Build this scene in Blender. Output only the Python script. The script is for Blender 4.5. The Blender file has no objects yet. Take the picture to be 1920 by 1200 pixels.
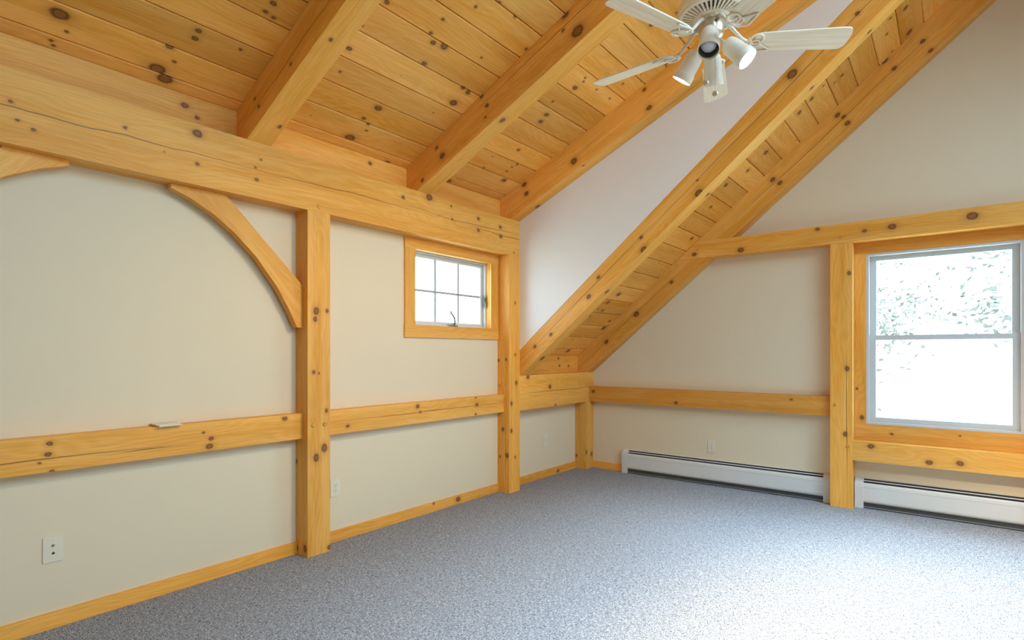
import bpy, bmesh, math, random
from mathutils import Vector, Matrix
S = bpy.context.scene
COL = S.collection
rnd = random.Random(7)

# ------------------------------------------------------------------ camera
cam_d = bpy.data.cameras.new('camera')
cam = bpy.data.objects.new('camera', cam_d); COL.objects.link(cam)
cam.location = (3.84, -6.345, 1.5)
cam.rotation_euler = (math.radians(90), 0, math.radians(38.463))
cam_d.sensor_width = 36.0
cam_d.lens = 1036.75 / 1920 * 36
cam_d.shift_y = 61.3 / 1920
cam_d.clip_start = 0.02
S.camera = cam

# ------------------------------------------------------------------ sky, exposure
SKY = 6.8
SUN = 6.2
world = bpy.data.worlds.new('sky'); S.world = world
world.use_nodes = True
bg = world.node_tree.nodes['Background']
bg.inputs[0].default_value = (0.46, 0.71, 1.0, 1)
bg.inputs[1].default_value = SKY
S.view_settings.view_transform = 'Standard'
S.view_settings.look = 'None'
S.view_settings.exposure = 0.82
S.view_settings.gamma = 1.0
S.view_settings.use_curve_mapping = False
S.cycles.use_denoising = True
S.cycles.max_bounces = 12
S.cycles.diffuse_bounces = 8
S.cycles.transparent_max_bounces = 12
S.cycles.sample_clamp_indirect = 12

def portal(name, loc, rot, sx, sy):
    l = bpy.data.lights.new(name, 'AREA'); l.shape = 'RECTANGLE'; l.size = sx; l.size_y = sy
    l.cycles.is_portal = True
    o = bpy.data.objects.new(name, l); COL.objects.link(o); o.location = loc; o.rotation_euler = rot
# daylight sampling through the window openings (portals give no light of their own)
portal('daylight_gable_window', (3.76, 0.19, 1.634), (math.radians(-90), 0, 0), 1.13, 1.65)
portal('daylight_gable_window_twin', (5.27, 0.19, 1.634), (math.radians(-90), 0, 0), 1.13, 1.65)
portal('daylight_side_window', (-0.19, -2.42, 2.10), (0, math.radians(-90), 0), 0.72, 1.1)
for yc, n2 in ((-2.35, 'far'), (-3.5, 'middle'), (-4.65, 'near'), (-5.8, 'nearer')):
    portal('daylight_added_skylight_' + n2, (9.03 - 2.4 + 0.06, yc, 2.93 + 0.44 * 2.24 + 0.44), (0, math.atan(0.44), 0), 3.35, 1.08)
# hazy sun, high behind the right-hand roof slope: falls through the added skylights onto the floor
sun_d = bpy.data.lights.new('hazy_sun', 'SUN'); sun_d.energy = SUN; sun_d.angle = math.radians(26); sun_d.color = (0.64, 0.83, 1.0)
sun = bpy.data.objects.new('hazy_sun', sun_d); COL.objects.link(sun)
sun.rotation_euler = Vector((-2.9, 1.0, -4.4)).to_track_quat('-Z', 'Y').to_euler()
sun.location = (12, -8, 14)

# ------------------------------------------------------------------ materials
def nd(nt, typ, **kw):
    n = nt.nodes.new(typ)
    for k, v in kw.items():
        if k.startswith('i'):
            n.inputs[int(k[1:])].default_value = v
        else:
            setattr(n, k, v)
    return n

def newmat(name):
    m = bpy.data.materials.new(name); m.use_nodes = True
    nt = m.node_tree
    return m, nt, nt.nodes['Principled BSDF']

def plain(name, col, rough=0.5, metal=0.0, bump=0.0, bscale=200, spec=0.4, var=0.03):
    m, nt, p = newmat(name)
    tc = nd(nt, 'ShaderNodeTexCoord')
    n = nd(nt, 'ShaderNodeTexNoise'); n.inputs['Scale'].default_value = 6; n.inputs['Detail'].default_value = 3
    nt.links.new(tc.outputs['Object'], n.inputs['Vector'])
    r = nd(nt, 'ShaderNodeMapRange'); r.inputs[3].default_value = 1 - var; r.inputs[4].default_value = 1 + var
    nt.links.new(n.outputs['Fac'], r.inputs[0])
    mx = nd(nt, 'ShaderNodeVectorMath', operation='SCALE'); mx.inputs[0].default_value = col[:3]
    nt.links.new(r.outputs[0], mx.inputs['Scale'])
    nt.links.new(mx.outputs[0], p.inputs['Base Color'])
    p.inputs['Roughness'].default_value = rough; p.inputs['Metallic'].default_value = metal
    p.inputs['Specular IOR Level'].default_value = spec
    if bump:
        n2 = nd(nt, 'ShaderNodeTexNoise'); n2.inputs['Scale'].default_value = bscale
        nt.links.new(tc.outputs['Object'], n2.inputs['Vector'])
        b = nd(nt, 'ShaderNodeBump'); b.inputs['Strength'].default_value = bump; b.inputs['Distance'].default_value = 0.002
        nt.links.new(n2.outputs['Fac'], b.inputs['Height']); nt.links.new(b.outputs[0], p.inputs['Normal'])
    return m

WOOD_LIGHT = (0.90, 0.47, 0.105, 1)
WOOD_DARK = (0.74, 0.30, 0.022, 1)
_wood = {}
def wood(key, knots=(), cracks=(), tint=(1, 1, 1), random_knots=True):
    """pine: long grain along u, fibre, knots at (u, v, radius), drying checks at (v, u0, u1, wobble)"""
    if key in _wood: return _wood[key]
    m, nt, p = newmat('pine_' + key); L = nt.links.new
    uv = nd(nt, 'ShaderNodeUVMap')
    oi = nd(nt, 'ShaderNodeObjectInfo')
    off = nd(nt, 'ShaderNodeVectorMath', operation='MULTIPLY_ADD')
    cb = nd(nt, 'ShaderNodeCombineXYZ')
    L(oi.outputs['Random'], cb.inputs[0]); L(oi.outputs['Random'], cb.inputs[1]); L(oi.outputs['Random'], cb.inputs[2])
    L(cb.outputs[0], off.inputs[0]); off.inputs[1].default_value = (31, 17, 53); L(uv.outputs[0], off.inputs[2])
    def stretched(su, sv, detail=3, rough=0.55, dist=0.0):
        mu = nd(nt, 'ShaderNodeVectorMath', operation='MULTIPLY'); mu.inputs[1].default_value = (su, sv, 1)
        L(off.outputs[0], mu.inputs[0])
        n = nd(nt, 'ShaderNodeTexNoise'); n.inputs['Scale'].default_value = 1.0
        n.inputs['Detail'].default_value = detail; n.inputs['Roughness'].default_value = rough; n.inputs['Distortion'].default_value = dist
        L(mu.outputs[0], n.inputs['Vector']); return n.outputs['Fac']
    broad = stretched(0.7, 9, 3, 0.5, 0.6)
    fibre = stretched(5, 170, 2, 0.6)
    tone = stretched(0.35, 1.6, 1)
    # cathedral figure: sine of a slowly bent v
    bend = stretched(1.0, 4.0, 2, 0.45)
    sx = nd(nt, 'ShaderNodeSeparateXYZ'); L(off.outputs[0], sx.inputs[0])
    a = nd(nt, 'ShaderNodeMath', operation='MULTIPLY_ADD'); L(bend, a.inputs[0]); a.inputs[1].default_value = 95
    b = nd(nt, 'ShaderNodeMath', operation='MULTIPLY'); L(sx.outputs[1], b.inputs[0]); b.inputs[1].default_value = 190
    L(b.outputs[0], a.inputs[2])
    sn = nd(nt, 'ShaderNodeMath', operation='SINE'); L(a.outputs[0], sn.inputs[0])
    def mr(src, a0, a1, b0, b1):
        r = nd(nt, 'ShaderNodeMapRange'); L(src, r.inputs[0])
        for i, v in enumerate((a0, a1, b0, b1)): r.inputs[i + 1].default_value = v
        return r.outputs[0]
    fac0 = mr(broad, 0.3, 0.7, 0.0, 0.75)
    fac1 = mr(sn.outputs[0], -1, 1, -0.07, 0.16)
    add = nd(nt, 'ShaderNodeMath', operation='ADD', use_clamp=True); L(fac0, add.inputs[0]); L(fac1, add.inputs[1])
    mix = nd(nt, 'ShaderNodeMix', data_type='RGBA'); L(add.outputs[0], mix.inputs[0])
    mix.inputs[6].default_value = tuple(WOOD_LIGHT[i] * tint[i] for i in range(3)) + (1,)
    mix.inputs[7].default_value = tuple(WOOD_DARK[i] * tint[i] for i in range(3)) + (1,)
    fm = mr(fibre, 0.25, 0.75, 0.86, 1.09)
    tm = mr(tone, 0.3, 0.7, 0.88, 1.1)
    om = mr(oi.outputs['Random'], 0, 1, 0.9, 1.08)
    k1 = nd(nt, 'ShaderNodeMath', operation='MULTIPLY'); L(fm, k1.inputs[0]); L(tm, k1.inputs[1])
    k2 = nd(nt, 'ShaderNodeMath', operation='MULTIPLY'); L(k1.outputs[0], k2.inputs[0]); L(om, k2.inputs[1])
    sc = nd(nt, 'ShaderNodeVectorMath', operation='SCALE'); L(mix.outputs[2], sc.inputs[0]); L(k2.outputs[0], sc.inputs['Scale'])
    col = sc.outputs[0]
    # wobble shared by knots and checks
    wn = nd(nt, 'ShaderNodeTexNoise'); wn.inputs['Scale'].default_value = 28; wn.inputs['Detail'].default_value = 2
    L(uv.outputs[0], wn.inputs['Vector'])
    wv = nd(nt, 'ShaderNodeVectorMath', operation='MULTIPLY_ADD'); L(wn.outputs['Color'], wv.inputs[0])
    wv.inputs[1].default_value = (0.012, 0.012, 0); L(uv.outputs[0], wv.inputs[2])
    dmin = None
    for (ku, kv, kr) in knots:
        ku += 0.006; kv += 0.006; kr *= 0.88
        s = nd(nt, 'ShaderNodeVectorMath', operation='SUBTRACT'); L(wv.outputs[0], s.inputs[0]); s.inputs[1].default_value = (ku, kv, 0)
        q = nd(nt, 'ShaderNodeVectorMath', operation='MULTIPLY'); L(s.outputs[0], q.inputs[0]); q.inputs[1].default_value = (0.85 / kr, 1.1 / kr, 0)
        ln = nd(nt, 'ShaderNodeVectorMath', operation='LENGTH'); L(q.outputs[0], ln.inputs[0])
        d = ln.outputs['Value']
        if dmin is None: dmin = d
        else:
            mn = nd(nt, 'ShaderNodeMath', operation='MINIMUM'); L(dmin, mn.inputs[0]); L(d, mn.inputs[1]); dmin = mn.outputs[0]
    if random_knots:
        v = nd(nt, 'ShaderNodeTexVoronoi', voronoi_dimensions='2D'); v.inputs['Scale'].default_value = 3.4
        L(off.outputs[0], v.inputs['Vector'])
        sp = nd(nt, 'ShaderNodeSeparateColor'); L(v.outputs['Color'], sp.inputs[0])
        rr = mr(sp.outputs[0], 0.62, 1.0, 0.004, 0.04)      # radius in cell units, most cells bare
        dv = nd(nt, 'ShaderNodeMath', operation='DIVIDE'); L(v.outputs['Distance'], dv.inputs[0]); L(rr, dv.inputs[1])
        if dmin is None: dmin = dv.outputs[0]
        else:
            mn = nd(nt, 'ShaderNodeMath', operation='MINIMUM'); L(dmin, mn.inputs[0]); L(dv.outputs[0], mn.inputs[1]); dmin = mn.outputs[0]
    if dmin is not None:
        q = nd(nt, 'ShaderNodeMath', operation='DIVIDE'); L(dmin, q.inputs[0]); q.inputs[1].default_value = 3.0
        cr = nd(nt, 'ShaderNodeValToRGB'); L(q.outputs[0], cr.inputs[0])
        el = cr.color_ramp.elements
        el[0].position = 0.0; el[0].color = (0.17, 0.055, 0.014, 0.85)
        el[1].position = 1.0; el[1].color = (0.3, 0.12, 0.03, 0.0)
        for pos, c in ((0.17, (0.22, 0.075, 0.018, 0.85)), (0.26, (0.06, 0.016, 0.005, 0.92)), (0.34, (0.14, 0.04, 0.01, 0.7)), (0.42, (0.35, 0.14, 0.03, 0.35)), (0.7, (0.4, 0.17, 0.04, 0.12))):
            e = el.new(pos); e.color = c
        mk = nd(nt, 'ShaderNodeMix', data_type='RGBA'); L(cr.outputs['Alpha'], mk.inputs[0]); L(col, mk.inputs[6]); L(cr.outputs['Color'], mk.inputs[7])
        col = mk.outputs[2]
    su = nd(nt, 'ShaderNodeSeparateXYZ'); L(uv.outputs[0], su.inputs[0])
    for i, (cv, u0, u1, wob) in enumerate(cracks):
        n1 = nd(nt, 'ShaderNodeTexNoise', noise_dimensions='1D'); n1.inputs['Scale'].default_value = 1.3; n1.inputs['Detail'].default_value = 4
        sh = nd(nt, 'ShaderNodeMath', operation='ADD'); L(su.outputs[0], sh.inputs[0]); sh.inputs[1].default_value = i * 7.3 + cv * 3
        L(sh.outputs[0], n1.inputs['W'])
        md = nd(nt, 'ShaderNodeMath', operation='MULTIPLY_ADD'); L(n1.outputs['Fac'], md.inputs[0]); md.inputs[1].default_value = -wob * 2; 
        sb = nd(nt, 'ShaderNodeMath', operation='SUBTRACT'); L(su.outputs[1], sb.inputs[0]); sb.inputs[1].default_value = cv - wob
        L(sb.outputs[0], md.inputs[2])
        ab = nd(nt, 'ShaderNodeMath', operation='ABSOLUTE'); L(md.outputs[0], ab.inputs[0])
        # thickness swells in the middle of the check, nothing outside its ends
        tc = nd(nt, 'ShaderNodeMapRange'); L(su.outputs[0], tc.inputs[0])
        tc.inputs[1].default_value = u0; tc.inputs[2].default_value = u1; tc.inputs[3].default_value = -1; tc.inputs[4].default_value = 1; tc.clamp = False
        t2 = nd(nt, 'ShaderNodeMath', operation='POWER'); L(tc.outputs[0], t2.inputs[0]); t2.inputs[1].default_value = 2
        t3 = nd(nt, 'ShaderNodeMath', operation='MULTIPLY_ADD'); L(t2.outputs[0], t3.inputs[0]); t3.inputs[1].default_value = -0.0036; t3.inputs[2].default_value = 0.0026
        df = nd(nt, 'ShaderNodeMath', operation='SUBTRACT'); L(t3.outputs[0], df.inputs[0]); L(ab.outputs[0], df.inputs[1])
        st = mr(df.outputs[0], -0.0022, 0.0012, 0.0, 0.72)
        mk = nd(nt, 'ShaderNodeMix', data_type='RGBA'); L(st, mk.inputs[0]); L(col, mk.inputs[6]); mk.inputs[7].default_value = (0.07, 0.028, 0.01, 1)
        col = mk.outputs[2]
    L(col, p.inputs['Base Color'])
    p.inputs['Roughness'].default_value = 0.5; p.inputs['Specular IOR Level'].default_value = 0.3
    bp = nd(nt, 'ShaderNodeBump'); bp.inputs['Strength'].default_value = 0.12; bp.inputs['Distance'].default_value = 0.002
    L(fibre, bp.inputs['Height']); L(bp.outputs[0], p.inputs['Normal'])
    _wood[key] = m
    return m

def carpet():
    m, nt, p = newmat('grey_loop_carpet'); L = nt.links.new
    tc = nd(nt, 'ShaderNodeTexCoord')
    def nz(scale, detail=2, vec=None):
        n = nd(nt, 'ShaderNodeTexNoise'); n.inputs['Scale'].default_value = scale; n.inputs['Detail'].default_value = detail
        L(vec or tc.outputs['Object'], n.inputs['Vector']); return n.outputs['Fac']
    def str_(sx, sy):
        mu = nd(nt, 'ShaderNodeVectorMath', operation='MULTIPLY'); mu.inputs[1].default_value = (sx, sy, 1); L(tc.outputs['Object'], mu.inputs[0]); return mu.outputs[0]
    ck = nd(nt, 'ShaderNodeTexChecker'); ck.inputs['Scale'].default_value = 30; L(tc.outputs['Object'], ck.inputs['Vector'])
    ha = nz(1, 2, str_(40, 210)); hb = nz(1, 2, str_(210, 40))
    wv = nd(nt, 'ShaderNodeMix', data_type='FLOAT'); L(ck.outputs['Fac'], wv.inputs[0]); L(ha, wv.inputs[2]); L(hb, wv.inputs[3])
    sp = nz(230, 2)
    av = nd(nt, 'ShaderNodeMath', operation='MULTIPLY_ADD'); L(sp, av.inputs[0]); av.inputs[1].default_value = 0.55
    h2 = nd(nt, 'ShaderNodeMath', operation='MULTIPLY'); L(wv.outputs[0], h2.inputs[0]); h2.inputs[1].default_value = 0.45
    L(h2.outputs[0], av.inputs[2])
    cr = nd(nt, 'ShaderNodeValToRGB'); L(av.outputs[0], cr.inputs[0])
    el = cr.color_ramp.elements
    el[0].position = 0.38; el[0].color = (0.04, 0.04, 0.04, 1)
    el[1].position = 0.64; el[1].color = (0.66, 0.68, 0.72, 1)
    e = el.new(0.5); e.color = (0.235, 0.245, 0.265, 1)
    L(cr.outputs[0], p.inputs['Base Color'])
    p.inputs['Roughness'].default_value = 0.95; p.inputs['Specular IOR Level'].default_value = 0.1
    b = nd(nt, 'ShaderNodeBump'); b.inputs['Strength'].default_value = 0.55; b.inputs['Distance'].default_value = 0.004
    L(av.outputs[0], b.inputs['Height']); L(b.outputs[0], p.inputs['Normal'])
    return m

def glass_mat():
    m = bpy.data.materials.new('window_glass'); m.use_nodes = True; nt = m.node_tree
    nt.nodes.remove(nt.nodes['Principled BSDF'])
    out = nt.nodes['Material Output']
    tr = nd(nt, 'ShaderNodeBsdfTransparent'); tr.inputs[0].default_value = (0.97, 0.985, 0.98, 1)
    gl = nd(nt, 'ShaderNodeBsdfGlossy'); gl.inputs['Roughness'].default_value = 0.02
    lw = nd(nt, 'ShaderNodeLayerWeight'); pw = nd(nt, 'ShaderNodeMath', operation='POWER'); pw.inputs[1].default_value = 4
    nt.links.new(lw.outputs['Facing'], pw.inputs[0])
    fr = nd(nt, 'ShaderNodeMath', operation='MULTIPLY_ADD'); fr.inputs[1].default_value = 0.7; fr.inputs[2].default_value = 0.03
    nt.links.new(pw.outputs[0], fr.inputs[0])
    mx = nd(nt, 'ShaderNodeMixShader'); nt.links.new(fr.outputs[0], mx.inputs[0]); nt.links.new(tr.outputs[0], mx.inputs[1]); nt.links.new(gl.outputs[0], mx.inputs[2])
    nt.links.new(mx.outputs[0], out.inputs[0]); return m

def emit(name, col, st):
    m = bpy.data.materials.new(name); m.use_nodes = True; nt = m.node_tree
    nt.nodes.remove(nt.nodes['Principled BSDF'])
    e = nd(nt, 'ShaderNodeEmission'); e.inputs[0].default_value = col + (1,); e.inputs[1].default_value = st
    nt.links.new(e.outputs[0], nt.nodes['Material Output'].inputs[0]); return m

M = dict(
    wall=plain('cream_wall_paint', (0.735, 0.625, 0.425), 0.75, bump=0.05, bscale=350, spec=0.25, var=0.012),
    cheek=plain('white_dormer_paint', (0.84, 0.79, 0.71), 0.75, bump=0.05, bscale=350, spec=0.25, var=0.012),
    deck=plain('roof_deck', (0.30, 0.17, 0.07), 0.8),
    carpet=carpet(), glass=glass_mat(),
    vinyl=plain('white_vinyl', (0.60, 0.60, 0.57), 0.35),
    grille=plain('grey_grille', (0.40, 0.39, 0.37), 0.5),
    enamel=plain('white_heater_enamel', (0.66, 0.645, 0.60), 0.4),
    dark=plain('heater_painted_shade', (0.06, 0.062, 0.055), 0.6),  # near-black colour carries the shade inside the heaters
    alu=plain('heater_fin_metal', (0.35, 0.36, 0.34), 0.4, metal=0.8),
    plate=plain('ivory_plastic', (0.74, 0.67, 0.50), 0.35),
    slot=plain('socket_slot', (0.03, 0.03, 0.025), 0.6),
    screw=plain('screw_metal', (0.45, 0.42, 0.35), 0.35, metal=0.9),
    bronze=plain('window_hardware', (0.20, 0.20, 0.20), 0.4, metal=0.6),
    fanwhite=plain('antique_white_fan_metal', (0.86, 0.78, 0.62), 0.35, spec=0.5),
    nickel=plain('satin_nickel', (0.74, 0.64, 0.46), 0.32, metal=0.85),
    blade=None,
    bulb_off=plain('unlit_reflector_bulb', (0.55, 0.55, 0.55), 0.15, spec=0.6),
    socket=plain('lamp_head_inside', (0.10, 0.095, 0.08), 0.5),
    bulb_on=emit('lit_bulb', (1.0, 0.86, 0.62), 60),
    leaf=plain('leaf_green', (0.075, 0.062, 0.034), 0.6, var=0.3),
    bark=plain('birch_bark', (0.62, 0.50, 0.40), 0.9, bump=0.6, bscale=30),
    grass=plain('pale_gravel_and_lawn', (0.66, 0.66, 0.56), 0.9, var=0.2),
)

# ------------------------------------------------------------------ mesh helpers
def tag(o, label=None, cat=None, group=None, kind=None):
    if label: o['label'] = label
    if cat: o['category'] = cat
    if group: o['group'] = group
    if kind: o['kind'] = kind
    return o

def finish(name, bm, mat, parent=None, origin=None, uvf=None, smooth=False, bevel=0.0):
    """link a bmesh given in world coordinates as ONE object; origin moves to its base"""
    if bevel:
        bmesh.ops.bevel(bm, geom=[e for e in bm.edges if e.calc_face_angle(0) > 0.6], offset=bevel, segments=1, affect='EDGES')
    bmesh.ops.recalc_face_normals(bm, faces=bm.faces)
    bm.normal_update()
    if uvf:
        ul = bm.loops.layers.uv.new('UVMap')
        for f in bm.faces:
            for lp in f.loops: lp[ul].uv = uvf(lp.vert.co, f.normal)
    if smooth:
        for f in bm.faces: f.smooth = True
    if origin is None:
        xs = [v.co for v in bm.verts]
        lo = [min(c[i] for c in xs) for i in range(3)]; hi = [max(c[i] for c in xs) for i in range(3)]
        origin = Vector(((lo[0] + hi[0]) / 2, (lo[1] + hi[1]) / 2, lo[2]))
    origin = Vector(origin)
    me = bpy.data.meshes.new(name)
    bmesh.ops.translate(bm, verts=bm.verts, vec=-origin)
    bm.to_mesh(me); bm.free()
    me.materials.append(mat)
    o = bpy.data.objects.new(name, me); COL.objects.link(o)
    if parent is not None:
        o.parent = parent; o.location = origin - world_loc(parent)
    else: o.location = origin
    return o

def world_loc(o):
    v = o.location.copy()
    while o.parent is not None:
        o = o.parent; v += o.location
    return v

def thing(name, loc, label, cat, group=None):
    o = bpy.data.objects.new(name, None); COL.objects.link(o); o.location = loc; o.empty_display_size = 0.1
    return tag(o, label, cat, group)

def box(bm, x0, x1, y0, y1, z0, z1):
    vs = [bm.verts.new((x, y, z)) for x in (x0, x1) for y in (y0, y1) for z in (z0, z1)]
    for f in ((0, 1, 3, 2), (4, 6, 7, 5), (0, 4, 5, 1), (2, 3, 7, 6), (0, 2, 6, 4), (1, 5, 7, 3)):
        bm.faces.new([vs[i] for i in f])
    return vs

def prism(bm, poly, axis, c0, c1):
    """poly: points in the two other axes (in xyz order); extruded along axis from c0 to c1"""
    def mk(p, c):
        q = list(p); q.insert(axis, c); return bm.verts.new(q)
    A = [mk(p, c0) for p in poly]; B = [mk(p, c1) for p in poly]
    bm.faces.new(A); bm.faces.new(B[::-1])
    n = len(poly)
    for i in range(n): bm.faces.new((A[i], B[i], B[(i + 1) % n], A[(i + 1) % n]))

def lathe(bm, prof, center, axis=(0, 0, 1), seg=32, cap=True):
    ax = Vector(axis).normalized(); t = Vector((1, 0, 0)) if abs(ax.x) < 0.9 else Vector((0, 1, 0))
    e1 = ax.cross(t).normalized(); e2 = ax.cross(e1); c = Vector(center)
    rings = []
    for r, h in prof:
        if r < 1e-6: rings.append([bm.verts.new(c + ax * h)])
        else: rings.append([bm.verts.new(c + ax * h + (e1 * math.cos(2 * math.pi * i / seg) + e2 * math.sin(2 * math.pi * i / seg)) * r) for i in range(seg)])
    for a, b in zip(rings, rings[1:]):
        for i in range(seg):
            j = (i + 1) % seg
            if len(a) == 1 and len(b) == 1: continue
            if len(a) == 1: bm.faces.new((a[0], b[i], b[j]))
            elif len(b) == 1: bm.faces.new((a[i], b[0], a[j]))
            else: bm.faces.new((a[i], b[i], b[j], a[j]))

def tube(bm, pts, r, closed=False, seg=8):
    pts = [Vector(p) for p in pts]; n = len(pts); rings = []; up = None
    for i, p in enumerate(pts):
        if closed: d = pts[(i + 1) % n] - pts[i - 1]
        else: d = pts[min(i + 1, n - 1)] - pts[max(i - 1, 0)]
        d.normalize()
        if up is None:
            up = d.orthogonal().normalized()
        else:
            up = (up - d * up.dot(d)).normalized()
        s = d.cross(up)
        rr = r[i] if isinstance(r, (list, tuple)) else r
        rings.append([bm.verts.new(p + (up * math.cos(2 * math.pi * k / seg) + s * math.sin(2 * math.pi * k / seg)) * rr) for k in range(seg)])
    m = n if closed else n - 1
    for i in range(m):
        a, b = rings[i], rings[(i + 1) % n]
        sh = 0
        if closed and i == n - 1:   # align seam
            sh = min(range(seg), key=lambda q: (a[0].co - b[q].co).length)
        for k in range(seg):
            bm.faces.new((a[k], a[(k + 1) % seg], b[(k + 1 + sh) % seg], b[(k + sh) % seg]))
    if not closed:
        bm.faces.new(rings[0][::-1]); bm.faces.new(rings[-1])

# UV layouts: u along the grain
def uv_y(c, n):   # timber along y
    if abs(n.x) > 0.6: return (c.y, c.z)
    if abs(n.z) > 0.6: return (c.y, c.x + 20)
    return (c.x + 40, c.z + 40)
def uv_x(c, n):
    if abs(n.y) > 0.6: return (c.x, c.z)
    if abs(n.z) > 0.6: return (c.x, c.y + 20)
    return (c.y + 40, c.z + 40)
def uv_z(c, n):
    if abs(n.x) > 0.6: return (c.z, c.y)
    if abs(n.y) > 0.6: return (c.z, c.x + 10)
    return (c.x + 40, c.y + 40)
def uv_slope(s, z0):
    c_, s_ = math.cos(math.atan(s)), math.sin(math.atan(s))
    def f(c, n):
        off = c.z - (z0 + s * (c.x - 0.16))
        u = (c.x - 0.16) / c_ + off * s_
        if abs(n.y) > 0.6: return (u, off * c_)
        return (u, c.y + 20)
    return f
def uv_board(s):
    c_ = math.cos(math.atan(s))
    return lambda c, n: (c.y, (c.x - 0.16) / c_)

def timber(name, b, uvf, mat, label, cat, group=None, parent=None, bevel=0.005):
    bm = bmesh.new(); box(bm, *b)
    o = finish(name, bm, mat, parent, uvf=uvf, bevel=bevel)
    if parent is None: tag(o, label, cat, group)
    return o

def boxpart(name, b, mat, parent=None, bevel=0.0, uvf=None):
    bm = bmesh.new(); box(bm, *b)
    return finish(name, bm, mat, parent, uvf=uvf, bevel=bevel)

def peg(parent, pos, axis, r=0.014, h=0.006):
    bm = bmesh.new(); lathe(bm, [(0, h), (r * 0.8, h), (r, h - 0.002), (r, -0.01), (0, -0.01)], pos, axis, 14)
    c = Vector(pos)
    return finish('peg', bm, wood('peg', random_knots=False, tint=(0.8, 0.75, 0.7)), parent, origin=c, uvf=lambda c, n: (c.y + 3, c.z + 3))

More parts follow.
